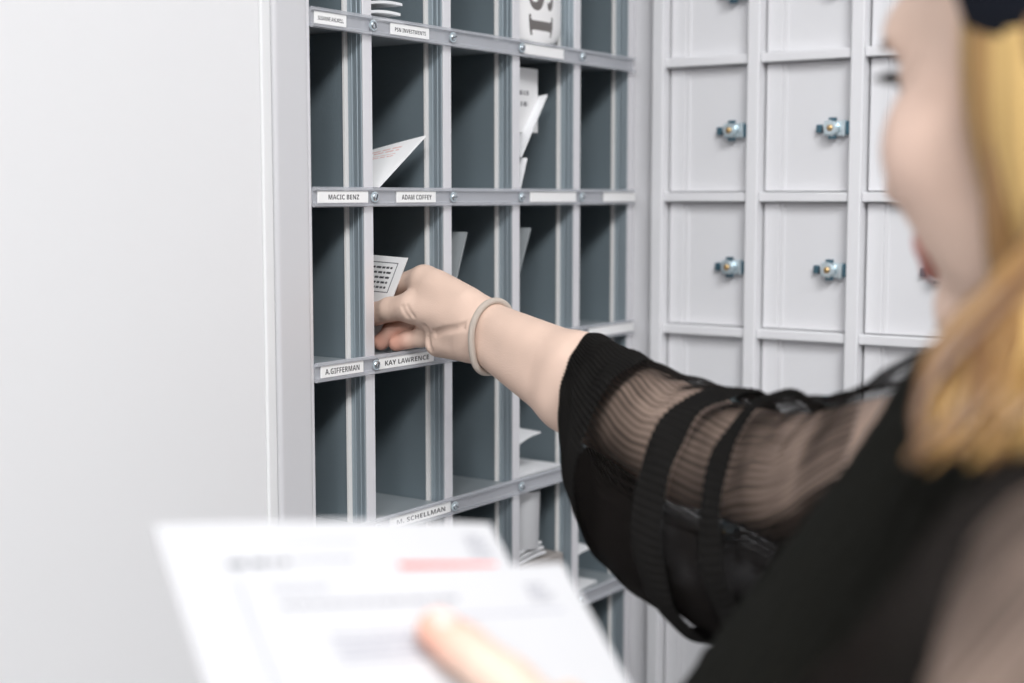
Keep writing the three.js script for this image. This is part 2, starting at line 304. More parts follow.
for (let i = 0; i < 3; i++) letter('letter', ['white letter at the bottom of the pile behind the held envelopes', 'white letter in the middle of the pile behind the held envelopes', 'white letter on top of the pile behind the held envelopes'][i], V(1.1100, rowY(-3) + 0.0545 + i * 0.005, -0.006), V(1.1650 - i * 0.004, rowY(-3) + 0.0555 + i * 0.0058, -0.010), V(1.1100, rowY(-3) + 0.0545 + i * 0.005, -0.15), { t: 0.0022, bend: 0.001 }, M.paper, 'letter', stack);
letter('letter', 'white letter in the last column pointing out under the sleeve', V(1.2140, 1.1350, -0.010), V(1.2440, 1.1420, -0.003), V(1.2140, 1.1440, -0.150), { t: 0.0018, bend: 0.002 }, M.paper);
letter('letter', 'white letter lying on the last shelf under the sleeve', V(1.2140, rowY(-3) + 0.0062, -0.004), V(1.2560, rowY(-3) + 0.0064, -0.006), V(1.2140, rowY(-3) + 0.0066, -0.150), { t: 0.0018 }, M.paper);
// the letter between thumb and index finger
letter('letter', 'white addressed letter pinched between thumb and index finger', V(0.9290, 1.4501, 0.0077), V(0.9300, 1.4560, -0.1350), V(0.9285, 1.3840, -0.0240), { t: 0.0009 }, M.addrLetter);
// ---------------------------------------------------------------- the person
// Figure coordinates: metres in a frame whose axes run to the right, up and along the viewing direction of the standpoint.
const AX = V(Math.sin(YAW), 0, Math.cos(YAW)), AZ = V(Math.cos(YAW) * Math.cos(PITCH), -Math.sin(PITCH), -Math.sin(YAW) * Math.cos(PITCH)), AY = AX.clone().cross(AZ);
const ORIGIN = V(0, 1.5, 0.75);
const G = (r, u, d) => ORIGIN.clone().addScaledVector(AX, r).addScaledVector(AY, u).addScaledVector(AZ, d);
const cl = (x, a, b) => (x < a ? a : x > b ? b : x);
const smin = (a, b, k) => { const h = Math.max(k - Math.abs(a - b), 0) / k; return Math.min(a, b) - h * h * k * 0.25; };
const smax = (a, b, k) => -smin(-a, -b, k);
function cap(a, b, ra, rbb) {
  const ax = a.x, ay = a.y, az = a.z, bx_ = b.x - ax, by = b.y - ay, bz = b.z - az, l = 1 / Math.max(1e-12, bx_ * bx_ + by * by + bz * bz);
  return (x, y, z) => { const px = x - ax, py = y - ay, pz = z - az, h = cl((px * bx_ + py * by + pz * bz) * l, 0, 1), qx = px - bx_ * h, qy = py - by * h, qz = pz - bz * h; return Math.sqrt(qx * qx + qy * qy + qz * qz) - (ra + (rbb - ra) * h); };
}
function ell(c, e1, e2, e3, r1, r2, r3) {   // ellipsoid with its own axes
  return (x, y, z) => {
    const px = x - c.x, py = y - c.y, pz = z - c.z;
    const a = (px * e1.x + py * e1.y + pz * e1.z) / r1, b = (px * e2.x + py * e2.y + pz * e2.z) / r2, d = (px * e3.x + py * e3.y + pz * e3.z) / r3;
    const k0 = Math.sqrt(a * a + b * b + d * d), k1 = Math.sqrt(a * a / (r1 * r1) + b * b / (r2 * r2) + d * d / (r3 * r3));
    return k1 > 1e-9 ? k0 * (k0 - 1) / k1 : -Math.min(r1, r2, r3);
  };
}
const chain = (pts, k) => { const c = []; for (let i = 0; i + 1 < pts.length; i++) c.push(cap(pts[i][0], pts[i + 1][0], pts[i][1], pts[i + 1][1])); return (x, y, z) => { let d = c[0](x, y, z); for (let i = 1; i < c.length; i++) d = smin(d, c[i](x, y, z), k); return d; }; };
const blend = (fs, k) => (x, y, z) => { let d = fs[0](x, y, z); for (let i = 1; i < fs.length; i++) d = smin(d, fs[i](x, y, z), k); return d; };
// surface nets over a box
function mesh(f, lo, hi, cell) {
  const n = [0, 1, 2].map((i) => Math.ceil((hi.getComponent(i) - lo.getComponent(i)) / cell) + 1), [nx, ny, nz] = n;
  const F = new Float32Array(nx * ny * nz); let q = 0;
  for (let k = 0; k < nz; k++) for (let j = 0; j < ny; j++) for (let i = 0; i < nx; i++) F[q++] = f(lo.x + i * cell, lo.y + j * cell, lo.z + k * cell);
  const at = (i, j, k) => (k * ny + j) * nx + i, vid = new Int32Array(nx * ny * nz).fill(-1), pos = [], idx = [];
  const E = [[0, 1], [0, 2], [0, 4], [1, 3], [1, 5], [2, 3], [2, 6], [3, 7], [4, 5], [4, 6], [5, 7], [6, 7]];
  for (let k = 0; k < nz - 1; k++) for (let j = 0; j < ny - 1; j++) for (let i = 0; i < nx - 1; i++) {
    const v = []; let m = 0; for (let c = 0; c < 8; c++) { const w = F[at(i + (c & 1), j + ((c >> 1) & 1), k + (c >> 2))]; v.push(w); if (w < 0) m |= 1 << c; }
    if (m === 0 || m === 255) continue;
    let X = 0, Y = 0, Z = 0, s = 0;
    for (const [a, b] of E) if ((v[a] < 0) !== (v[b] < 0)) { const t = v[a] / (v[a] - v[b]); X += (a & 1) + t * ((b & 1) - (a & 1)); Y += ((a >> 1) & 1) + t * (((b >> 1) & 1) - ((a >> 1) & 1)); Z += (a >> 2) + t * ((b >> 2) - (a >> 2)); s++; }
    vid[at(i, j, k)] = pos.length / 3; pos.push(lo.x + (i + X / s) * cell, lo.y + (j + Y / s) * cell, lo.z + (k + Z / s) * cell);
  }
  const quad = (a, b, c, d, flip) => { if (a < 0 || b < 0 || c < 0 || d < 0) return; if (flip) idx.push(a, c, b, a, d, c); else idx.push(a, b, c, a, c, d); };
  for (let k = 1; k < nz - 1; k++) for (let j = 1; j < ny - 1; j++) for (let i = 1; i < nx - 1; i++) {
    const a = F[at(i, j, k)] < 0;
    if (a !== F[at(i + 1, j, k)] < 0) quad(vid[at(i, j - 1, k - 1)], vid[at(i, j, k - 1)], vid[at(i, j, k)], vid[at(i, j - 1, k)], !a);
    if (a !== F[at(i, j + 1, k)] < 0) quad(vid[at(i - 1, j, k - 1)], vid[at(i - 1, j, k)], vid[at(i, j, k)], vid[at(i, j, k - 1)], !a);
    if (a !== F[at(i, j, k + 1)] < 0) quad(vid[at(i - 1, j - 1, k)], vid[at(i, j - 1, k)], vid[at(i, j, k)], vid[at(i - 1, j, k)], !a);
  }
  const g = new THREE.BufferGeometry(); g.setAttribute('position', new THREE.Float32BufferAttribute(pos, 3)); g.setIndex(idx);
  const N = new Float32Array(pos.length), e = cell * 0.5;
  for (let i = 0; i < pos.length; i += 3) {
    const x = pos[i], y = pos[i + 1], z = pos[i + 2];
    const a = f(x + e, y, z) - f(x - e, y, z), b = f(x, y + e, z) - f(x, y - e, z), c = f(x, y, z + e) - f(x, y, z - e), l = 1 / (Math.hypot(a, b, c) || 1);
    N[i] = a * l; N[i + 1] = b * l; N[i + 2] = c * l;
  }
  g.setAttribute('normal', new THREE.BufferAttribute(N, 3));
  const uv = new Float32Array(pos.length / 3 * 2); for (let i = 0; i < uv.length / 2; i++) { uv[2 * i] = (pos[3 * i] + pos[3 * i + 2]) * 4; uv[2 * i + 1] = pos[3 * i + 1] * 4; }
  g.setAttribute('uv', new THREE.BufferAttribute(uv, 2));
  return g;
}
const boxOf = (pts, pad) => { const b = new THREE.Box3().setFromPoints(pts); b.expandByScalar(pad); return [b.min, b.max]; };
const J = (a) => [G(a[0], a[1], a[2]), a[3]], HS = 1.03, JR = (a) => [G(a[0] * HS, a[1] * HS, a[2] * HS), a[3] * HS];

// --- right hand
const palmPairs = [
  [-0.0244, 0.0190, 1.1080, 0.0135], [-0.0698, 0.0475, 1.1480, 0.0108], [-0.0260, 0.0106, 1.1136, 0.0165], [-0.0674, 0.0338, 1.1560, 0.0127], [-0.0270, 0.0010, 1.1166, 0.0145],
  [-0.0613, 0.0110, 1.1525, 0.0117], [-0.0353, -0.0022, 1.1171, 0.0138], [-0.0575, -0.0008, 1.1382, 0.0117], [-0.0329, 0.0127, 1.1094, 0.0120], [-0.0775, 0.0262, 1.1429, 0.0114]].map(JR);
const palm = []; for (let i = 0; i < palmPairs.length; i += 2) palm.push(cap(palmPairs[i][0], palmPairs[i + 1][0], palmPairs[i][1], palmPairs[i + 1][1]));
const FING = {
  thumb: [[-0.0812, 0.0274, 1.1440, 0.0111], [-0.0981, 0.0257, 1.1551, 0.0096], [-0.1092, 0.0225, 1.1636, 0.0090], [-0.1172, 0.0205, 1.1699, 0.0081]],
  index: [[-0.0709, 0.0500, 1.1495, 0.0108], [-0.0906, 0.0469, 1.1715, 0.0081], [-0.1033, 0.0353, 1.1812, 0.0075], [-0.1136, 0.0257, 1.1869, 0.0069]],
  middle: [[-0.0699, 0.0384, 1.1623, 0.0099], [-0.0906, 0.0240, 1.1813, 0.0081], [-0.1079, 0.0121, 1.1904, 0.0075], [-0.1188, 0.0046, 1.1936, 0.0069]],
  ring: [[-0.0676, 0.0236, 1.1607, 0.0093], [-0.0820, 0.0141, 1.1663, 0.0078], [-0.0973, 0.0075, 1.1717, 0.0075], [-0.1068, -0.0003, 1.1746, 0.0069]],
  pinky: [[-0.0635, 0.0103, 1.1534, 0.0090], [-0.0731, 0.0030, 1.1541, 0.0072], [-0.0836, 0.0015, 1.1569, 0.0069], [-0.0931, -0.0014, 1.1609, 0.0066]],
};
const rFingers = Object.values(FING).map((f) => f.map(JR));
const WR = G(-0.0209 * HS, 0.0085 * HS, 1.1075 * HS), ELR = G(0.125, -0.0730, 0.975), SHR = G(0.226, -0.064, 0.735), UAR = G(0.172, -0.083, 0.862);
const armAxis = ELR.clone().sub(WR).normalize();
const armUp = AY.clone().addScaledVector(armAxis, -AY.dot(armAxis)).normalize();
const off = (p, a, s, b = 0) => p.clone().addScaledVector(armAxis, a).addScaledVector(armUp, s).addScaledVector(AZ, b);
const fore = [
  cap(off(WR, -0.004, 0.0085), off(WR, 0.11, 0.0100), 0.0148, 0.0250), cap(off(WR, -0.004, -0.0100), off(WR, 0.11, -0.0125), 0.0150, 0.0250),
  cap(off(WR, 0.11, 0.0100), ELR, 0.0250, 0.0370), cap(off(WR, 0.11, -0.0125), ELR, 0.0250, 0.0370),
];
palm.splice(3, 0, cap(JR([-0.0350, 0.0300, 1.1150])[0], JR([-0.0600, 0.0440, 1.1400])[0], 0.0115, 0.0115));
const fDors = blend(palm.slice(0, 4), 0.012), fHyp = palm[4], fThen = palm[5], fPalm = (x, y, z) => smin(smin(fDors(x, y, z), fHyp(x, y, z), 0.006), fThen(x, y, z), 0.012), fFore = blend(fore, 0.012), rf = rFingers.map((f) => chain(f, 0.003));
const fTend = blend([cap(off(WR, -0.030, -0.0165, -0.010), off(WR, 0.01, -0.012, -0.013), 0.0035, 0.003)], 0.002);
function fRight(x, y, z) {
  let d = smin(fPalm(x, y, z), fFore(x, y, z), 0.010), fd = 1;
  d = smin(d, fTend(x, y, z), 0.008);
  for (let i = 0; i < rf.length; i++) fd = smin(fd, rf[i](x, y, z), 0.0016);
  return smin(d, fd, 0.007);
}
// skin creases: thin channels along the surface of palm, wrist and thumb
function onSkin(kr, ku) { let d = 1.08; for (let i = 0; i < 60; i++) { const p = G(kr * d, ku * d, d), v = fRight(p.x, p.y, p.z); d += v * 0.8; if (Math.abs(v) < 1e-5) break; } return d; }
const creases = [];
for (const [r, lift, ...pts] of [
  [0.0026, 0.0018, [-0.05381, 0.00536], [-0.04746, 0.00740], [-0.03857, 0.00918], [-0.03095, 0.01172]],
  [0.0022, 0.0018, [-0.06042, 0.00956], [-0.05915, 0.00257], [-0.05737, -0.00569]],
  [0.0010, 0.00095, [-0.07630, 0.02391], [-0.07439, 0.01972], [-0.07261, 0.01705]],
  [0.0010, 0.00095, [-0.07312, 0.02416], [-0.07122, 0.02010], [-0.06880, 0.01730]],
]) { const q = pts.map(([a, b]) => { const d = onSkin(a, b) - lift; return [G(a * d, b * d, d), r]; }); creases.push(chain(q, 0.0005)); }
function fHand(x, y, z) {
  let d = fRight(x, y, z); if (Math.abs(d) > 0.006) return d;
  for (const c of creases) d = smax(d, -c(x, y, z), 0.0030);
  return d;
}
const cutAt = (f, p, n, sgn) => (x, y, z) => Math.max(f(x, y, z), sgn * ((x - p.x) * n.x + (y - p.y) * n.y + (z - p.z) * n.z));
const handGeo = mesh(cutAt(fHand, off(WR, 0.0115, 0), armAxis, 1), ...boxOf([...rFingers.flat().map((p) => p[0]), off(WR, 0, 0.03), off(WR, 0, -0.03)], 0.026), 0.0011);
const foreGeo = mesh(cutAt(fRight, off(WR, -0.003, 0), armAxis, -1), ...boxOf([WR, ELR], 0.06), 0.0035);

// --- left hand with the thumb on the letters
const NL = V(0, 0, 0).addScaledVector(AX, 0.45).addScaledVector(AY, 0.736).addScaledVector(AZ, -0.507).normalize();
const WL = G(0.075, -0.205, 0.545), ELL = G(0.085, -0.250, 0.368), SHL = G(0.171, -0.081, 0.402);
const LF = {
  thumb: [[0.026, -0.1590, 0.5540, 0.0130], [-0.0015, -0.1350, 0.5655, 0.0110], [-0.0200, -0.1215, 0.5715, 0.0098], [-0.0300, -0.1150, 0.5745, 0.0085]],
  index: [[0.020, -0.1560, 0.6050, 0.0105], [-0.018, -0.1460, 0.6250, 0.0085], [-0.040, -0.1500, 0.6180, 0.0078], [-0.058, -0.1560, 0.6080, 0.0070]],
  middle: [[0.026, -0.1700, 0.6050, 0.0105], [-0.012, -0.1660, 0.6220, 0.0087], [-0.036, -0.1700, 0.6120, 0.0080], [-0.054, -0.1760, 0.6000, 0.0072]],
  ring: [[0.034, -0.1850, 0.5980, 0.0098], [-0.002, -0.1850, 0.6100, 0.0082], [-0.024, -0.1890, 0.5980, 0.0077], [-0.040, -0.1950, 0.5860, 0.0069]],
  pinky: [[0.043, -0.1980, 0.5860, 0.0090], [0.012, -0.2020, 0.5920, 0.0072], [-0.006, -0.2050, 0.5820, 0.0069], [-0.018, -0.2090, 0.5720, 0.0062]],
};
const lFingers = Object.values(LF).map((f) => f.map(J));
const lf = lFingers.map((f) => chain(f, 0.003));
const lPalm = blend([...[1, 2, 3, 4].map((i) => cap(WL, lFingers[i][0][0], 0.0175, 0.0125)), cap(WL, lFingers[0][0][0], 0.019, 0.0145), cap(lFingers[0][0][0], lFingers[1][0][0], 0.012, 0.010)], 0.012);
const lFore = blend([cap(WL, G(0.108, -0.272, 0.415), 0.0245, 0.034), cap(G(0.108, -0.272, 0.415), ELL, 0.034, 0.037)], 0.012);
function fLeft(x, y, z) { let d = smin(lPalm(x, y, z), lFore(x, y, z), 0.014), fd = 1; for (let i = 0; i < lf.length; i++) fd = smin(fd, lf[i](x, y, z), 0.0016); return smin(d, fd, 0.007); }
const axL = ELL.clone().sub(WL).normalize();
const handLGeo = mesh(cutAt(fLeft, WL, axL, 1), ...boxOf([...lFingers.flat().map((p) => p[0]), WL], 0.03), 0.0022);
const foreLGeo = mesh(cutAt(fLeft, WL.clone().addScaledVector(axL, -0.006), axL, -1), ...boxOf([WL, ELL], 0.065), 0.0035);

// --- head
const HC = G(0.253, 0.127, 0.60);
const ta = THREE.MathUtils.degToRad(51), tt = THREE.MathUtils.degToRad(8);
const HL = V(0, 0, 0).addScaledVector(AX, -Math.sin(ta)).addScaledVector(AZ, -Math.cos(ta)).normalize();
const HF0 = V(0, 0, 0).addScaledVector(AX, -Math.cos(ta)).addScaledVector(AZ, Math.sin(ta));
const HU0 = HF0.clone().cross(HL).multiplyScalar(-1); if (HU0.y < 0) HU0.negate();
const HF = HF0.clone().multiplyScalar(Math.cos(tt)).addScaledVector(HU0, -Math.sin(tt)).normalize();
const HU = HU0.clone().multiplyScalar(Math.cos(tt)).addScaledVector(HF0, Math.sin(tt)).normalize();
const H = (f, l, u) => HC.clone().addScaledVector(HF, f).addScaledVector(HL, l).addScaledVector(HU, u);
const he = (f, l, u, a, b, c) => ell(H(f, l, u), HF, HL, HU, a, b, c);
const NECK = G(0.285, -0.045, 0.585);
const both = (fn) => [fn(1), fn(-1)];
const fSkull = blend([
  he(-0.012, 0, 0.035, 0.098, 0.076, 0.092), he(0.030, 0, -0.035, 0.066, 0.060, 0.085),
  ...both((s) => cap(H(-0.004, s * 0.054, -0.060), H(0.066, s * 0.014, -0.104), 0.018, 0.018)),
  cap(H(0.074, 0.008, -0.104), H(0.074, -0.008, -0.104), 0.019, 0.019),
  ...both((s) => he(0.053, s * 0.044, -0.038, 0.033, 0.031, 0.034)),
  ...both((s) => he(0.046, s * 0.036, -0.066, 0.030, 0.023, 0.032)),
  ...both((s) => cap(H(0.074, s * 0.040, 0.020), H(0.087, s * 0.006, 0.018), 0.010, 0.011)),
], 0.018);
const fNeck = cap(H(-0.025, 0, -0.075), NECK, 0.052, 0.056);
const fNose = blend([cap(H(0.088, 0, 0.004), H(0.112, 0, -0.038), 0.008, 0.0105), ...both((s) => he(0.101, s * 0.012, -0.042, 0.010, 0.008, 0.008))], 0.008);
const fLips = blend([cap(H(0.092, 0.022, -0.069), H(0.102, 0, -0.065), 0.0046, 0.0062), cap(H(0.092, -0.022, -0.069), H(0.102, 0, -0.065), 0.0046, 0.0062), cap(H(0.091, 0.022, -0.074), H(0.101, 0, -0.079), 0.0046, 0.0066), cap(H(0.091, -0.022, -0.074), H(0.101, 0, -0.079), 0.0046, 0.0066)], 0.003);
const fSock = blend(both((s) => he(0.086, s * 0.032, 0.000, 0.013, 0.017, 0.011)), 0.003);
const fLid = blend(both((s) => he(0.0705, s * 0.032, 0.000, 0.0135, 0.0145, 0.0125)), 0.003);
const fEar = blend(both((s) => he(-0.008, s * 0.074, -0.014, 0.017, 0.007, 0.031)), 0.004);
function fHead(x, y, z) {
  let d = smin(fSkull(x, y, z), fNeck(x, y, z), 0.03);
  d = smax(d, -fSock(x, y, z), 0.008); d = smin(d, fLid(x, y, z), 0.003);
  d = smin(d, fNose(x, y, z), 0.010); d = smin(d, fLips(x, y, z), 0.004); return smin(d, fEar(x, y, z), 0.006);
}
const headGeo = mesh((x, y, z) => Math.max(fHead(x, y, z), NECK.y - 0.01 - y), ...boxOf([H(0.12, 0, 0), H(-0.11, 0, 0), H(0, 0.09, 0), H(0, -0.09, 0), H(0, 0, 0.13), NECK], 0.04), 0.0036);

// --- torso, upper arms, legs
const TF = V(-0.60, 0, -0.80), TS = V(-0.80, 0, 0.60), UPV = V(0, 1, 0);   // chest forward, towards the left side
const PEL = V(NECK.x - TF.x * 0.05, 0.92, NECK.z - TF.z * 0.05);
const hip = (s) => PEL.clone().addScaledVector(TS, s * 0.085).setY(0.88), knee = (s) => hip(s).addScaledVector(TF, 0.02 * s).setY(0.47), ankle = (s) => hip(s).addScaledVector(TF, -0.01).setY(0.09);
const fTorso = blend([
  cap(NECK.clone().setY(NECK.y - 0.02), NECK.clone().setY(1.26), 0.062, 0.105), cap(SHL, NECK.clone().setY(NECK.y - 0.05), 0.040, 0.052), cap(SHR, NECK.clone().setY(NECK.y - 0.05), 0.038, 0.052),
  ell(NECK.clone().setY(1.22).addScaledVector(TF, 0.015), TF, TS, UPV, 0.105, 0.145, 0.20), ell(PEL.clone().setY(0.97), TF, TS, UPV, 0.11, 0.165, 0.16), cap(NECK.clone().setY(1.2), PEL, 0.10, 0.11),
  ...both((s) => cap(hip(s), knee(s), 0.078, 0.052)), ...both((s) => cap(knee(s), ankle(s), 0.052, 0.036)),
], 0.03);
const fArms = blend([cap(SHL, ELL, 0.044, 0.037), cap(ELL, G(0.108, -0.272, 0.415), 0.037, 0.034), cap(SHR, UAR, 0.043, 0.038), cap(UAR, ELR, 0.038, 0.0365), fore[2], fore[3]], 0.008), fFig = (x, y, z) => smin(fTorso(x, y, z), fArms(x, y, z), 0.02);
const [bodyLo, bodyHi] = boxOf([SHR, ELR, SHL, ELL, G(0.108, -0.272, 0.415), NECK, hip(1), hip(-1), ankle(1), ankle(-1), off(WR, 0.11, 0)], 0.12); bodyHi.y = NECK.y + 0.05; bodyLo.y = 0.03;
const torsoGeo = mesh(fFig, bodyLo, bodyHi, 0.010);
// skin: pinker finger tips, knuckles and lips are its own colouring
const tips = [...rFingers, ...lFingers].map((f) => f[3][0]), lipAt = H(0.094, 0, -0.071), cheekAt = H(0.06, 0.05, -0.036);
function tint(g) {
  const p = g.attributes.position, c = new Float32Array(p.count * 3), v = V(0, 0, 0);
  for (let i = 0; i < p.count; i++) {
    v.fromBufferAttribute(p, i); let t = 0; for (const q of tips) t = Math.max(t, 1 - v.distanceTo(q) / 0.026); t = cl(t, 0, 1); t = t * t * (3 - 2 * t);
    const l = fLips(v.x, v.y, v.z) < 0.0012 ? 1 : 0, ch = cl(1 - v.distanceTo(cheekAt) / 0.05, 0, 1) * 0.35;
    const n = 0.97 + 0.06 * perlin.noise(v.x * 60, v.y * 60, v.z * 60);
    let r = 0.745, gg = 0.545, b = 0.440;
    r += (0.745 - r) * t; gg += (0.36 - gg) * t; b += (0.265 - b) * t; gg -= 0.08 * ch; b -= 0.06 * ch;
    if (l) { r = 0.60; gg = 0.24; b = 0.20; }
    c[3 * i] = r * n; c[3 * i + 1] = gg * n; c[3 * i + 2] = b * n;
  }
  g.setAttribute('color', new THREE.BufferAttribute(c, 3)); return g;
}
const skin = new THREE.MeshPhysicalMaterial({ color: 0xffffff, vertexColors: true, roughness: 0.52, sheen: 0.15, sheenRoughness: 0.6, bumpMap: fine, bumpScale: 0.00025 });
const person = thing('person', 'person in a black pleated sheer blouse reaching into a pigeonhole and holding letters', 'person', V(PEL.x, 0, PEL.z));
part('body', mergeGeometries([handGeo, foreGeo, handLGeo, foreLGeo, headGeo, torsoGeo].map(tint)), skin, person, 'fair skin');

// nail of the left thumb
{ const a = lFingers[0][3][0], ax = a.clone().sub(lFingers[0][2][0]).normalize(), nz = NL.clone().addScaledVector(ax, -NL.dot(ax)).normalize(), ay = nz.clone().cross(ax).normalize();
  const g = new THREE.SphereGeometry(1, 20, 12).scale(0.0066, 0.0052, 0.0022); g.applyMatrix4(new THREE.Matrix4().makeBasis(ax, ay, nz)); const c = a.clone().addScaledVector(nz, 0.0072).addScaledVector(ax, -0.001); g.translate(c.x, c.y, c.z);
  part('thumbnail', g, std(lin(0.80, 0.56, 0.50), 0.25), person, 'pale pink nail'); }
// eyes
for (const s of [1, -1]) {
  const c = H(0.0710, s * 0.032, 0.0), e = part('eye', new THREE.SphereGeometry(0.0128, 20, 14).translate(c.x, c.y, c.z), std(lin(0.8, 0.78, 0.76), 0.2), person);
  const i = H(0.0820, s * 0.032, -0.0015); part('iris', new THREE.SphereGeometry(0.0048, 14, 10).translate(i.x, i.y, i.z), std(lin(0.05, 0.08, 0.10), 0.15), e);
  const lash = []; for (let q = 0; q < 9; q++) { const a = (q / 8 - 0.5) * 0.024, p0 = H(0.0830 - a * a * 14, s * (0.032 + a), 0.0035), p1 = H(0.0900 - a * a * 14, s * (0.034 + a * 1.3), 0.0010); lash.push(new THREE.TubeGeometry(new THREE.LineCurve3(p0, p1), 2, 0.0007, 5)); }
  lash.push(new THREE.TubeGeometry(new THREE.CatmullRomCurve3([-0.015, -0.008, 0.002, 0.009, 0.014].map((a) => H(0.0845 - a * a * 14, s * (0.032 + a), 0.0040 - Math.abs(a) * 0.12))), 14, 0.0014, 6));
  part('eyelashes', merge(lash), std(lin(0.02, 0.015, 0.012), 0.6), e);
  part('eyebrow', new THREE.TubeGeometry(new THREE.CatmullRomCurve3([-0.020, -0.008, 0.006, 0.016].map((a, i) => H(0.0945 - (a + 0.02) * 0.42, s * (0.033 + a), 0.0140 + [0, 0.003, 0.004, 0.0][i]))), 16, 0.0028, 6), std(lin(0.45, 0.28, 0.15), 0.8), person);
}
// hair tie on the wrist: follows the skin all round
{
  const c = off(WR, -0.0005, 0), pts = [], n1 = AY.clone().addScaledVector(armAxis, -AY.dot(armAxis)).normalize(), n2 = armAxis.clone().cross(n1).normalize();
  for (let i = 0; i < 40; i++) {
    const a = i / 40 * Math.PI * 2, dir = n1.clone().multiplyScalar(Math.cos(a)).addScaledVector(n2, Math.sin(a)); let r = 0.01;
    for (let q = 0; q < 40; q++) { const p = c.clone().addScaledVector(dir, r), d = fRight(p.x, p.y, p.z); r += -d * 0.9; if (Math.abs(d) < 1e-5) break; }
    pts.push(c.clone().addScaledVector(dir, r + 0.0012).addScaledVector(armAxis, 0.0115 - 0.005 * Math.cos(a)));
  }
  const g = new THREE.TubeGeometry(new THREE.CatmullRomCurve3(pts, true), 120, 0.0027, 10, true);
  part('hair_tie', g, M.tie, person, 'beige elastic hair tie round the wrist');
}

// --- blouse: sleeves are lofted rings, finely pleated along the arm
const pleatN = 92;
const alphaTex = (() => { const w = 2048, h = 64, d = new Uint8Array(w * h * 4); const jit = []; for (let i = 0; i < 200; i++) jit.push(rnd());
  for (let j = 0; j < h; j++) for (let i = 0; i < w; i++) {
    const p = i / w * pleatN + 0.35 * Math.sin(j / h * Math.PI * 2), k = Math.floor(p), f = p - k, wd = 0.16 + 0.20 * jit[((k % pleatN) + pleatN) % pleatN];
    const line = Math.exp(-Math.pow((f - 0.5) / wd, 4)); const a = 0.20 + 0.14 * jit[(k * 7 + 700) % 200] + 0.55 * line * (0.6 + 0.4 * jit[(k * 3 + 300) % 200]) + 0.05 * (rnd() - 0.5);
    const q = (j * w + i) * 4; d[q] = d[q + 1] = d[q + 2] = cl(a, 0, 1) * 255; d[q + 3] = 255;
  }
  const t = new THREE.DataTexture(d, w, h); t.wrapS = t.wrapT = THREE.RepeatWrapping; t.magFilter = THREE.LinearFilter; t.minFilter = THREE.LinearMipmapLinearFilter; t.generateMipmaps = true; t.needsUpdate = true; return t; })();
M.sheer = phys(lin(0.012, 0.010, 0.009), 0.8, { alphaMap: alphaTex, transparent: true, side: THREE.DoubleSide });
M.pleat = phys(lin(0.012, 0.0112, 0.0105), 0.85, { side: THREE.DoubleSide });
function sleeve(rings) {   // ring: top point, bottom point, half depth
  const C = new THREE.CatmullRomCurve3(rings.map((r) => r[0].clone().add(r[1]).multiplyScalar(0.5))), A = new THREE.CatmullRomCurve3(rings.map((r) => r[0].clone().sub(r[1]).multiplyScalar(0.5))), n = rings.length - 1;
  let last = null;
  const Bv = new THREE.CatmullRomCurve3(rings.map((r, i) => { const t = C.getTangent(i / n), a = r[0].clone().sub(r[1]).normalize(); const b = t.cross(a).normalize(); if (last ? b.dot(last) < 0 : b.dot(AZ) > 0) b.negate(); last = b.clone(); b.addScaledVector(AZ, -(r[3] || 0)); b.addScaledVector(a, -b.dot(a)); return b.normalize().multiplyScalar(r[2]); }));
  return (s0, s1, ns, amp, grow = 0, puff = 0, th0 = 0, th1 = 1) => {
    const nt = Math.round(pleatN * 6 * (th1 - th0)), pos = [], uv = [], idx = [];
    for (let j = 0; j <= ns; j++) {
      const v = j / ns, s = s0 + (s1 - s0) * v, t = cl(s / n, 0, 1), c = C.getPoint(t), a = A.getPoint(t), b = Bv.getPoint(t);
      for (let i = 0; i <= nt; i++) {
        const tq = th0 + (th1 - th0) * i / nt, th = tq * Math.PI * 2, R = (a.length() + b.length()) / 2, wob = 0.0022 * perlin.noise(Math.cos(th) * 2.2 + 5, Math.sin(th) * 2.2, s * 1.7) * 2;
        const k = 1 + (amp * Math.cos(th * pleatN) + wob + grow + puff * Math.sin(v * Math.PI)) / R;
        const p = c.clone().addScaledVector(a, Math.cos(th) * k).addScaledVector(b, Math.sin(th) * k); pos.push(p.x, p.y, p.z); uv.push(tq, s * 0.5);
      }
    }
    for (let j = 0; j < ns; j++) for (let i = 0; i < nt; i++) { const q = j * (nt + 1) + i; idx.push(q, q + 1, q + nt + 2, q, q + nt + 2, q + nt + 1); }
    const g = new THREE.BufferGeometry(); g.setAttribute('position', new THREE.Float32BufferAttribute(pos, 3)); g.setAttribute('uv', new THREE.Float32BufferAttribute(uv, 2)); g.setIndex(idx); g.computeVertexNormals(); return g;
  };
}
const ring = (t, b, w, lean) => [G(...t), G(...b), w, lean];
const right = sleeve([
  ring([0.0590, 0.0030, 1.060], [0.0450, -0.0825, 1.055], 0.0460, 1.2), ring([0.0775, -0.0035, 1.033], [0.0540, -0.1220, 1.035], 0.0580, 0.9), ring([0.0972, -0.0140, 1.000], [0.0685, -0.1460, 1.005], 0.0640, 0.5),
  ring([0.1190, -0.0250, 0.965], [0.0960, -0.1710, 0.970], 0.0660), ring([0.1365, -0.0325, 0.935], [0.1220, -0.1840, 0.935], 0.0650), ring([0.1540, -0.0350, 0.905], [0.1460, -0.1930, 0.900], 0.0640),
  ring([0.1695, -0.0350, 0.880], [0.1740, -0.1900, 0.870], 0.0640), ring([0.1910, -0.0320, 0.840], [0.1950, -0.1740, 0.835], 0.0640), ring([0.2090, -0.0220, 0.800], [0.2120, -0.1520, 0.800], 0.0640), ring([0.2230, -0.0040, 0.750], [0.2320, -0.1200, 0.745], 0.0620),
]);
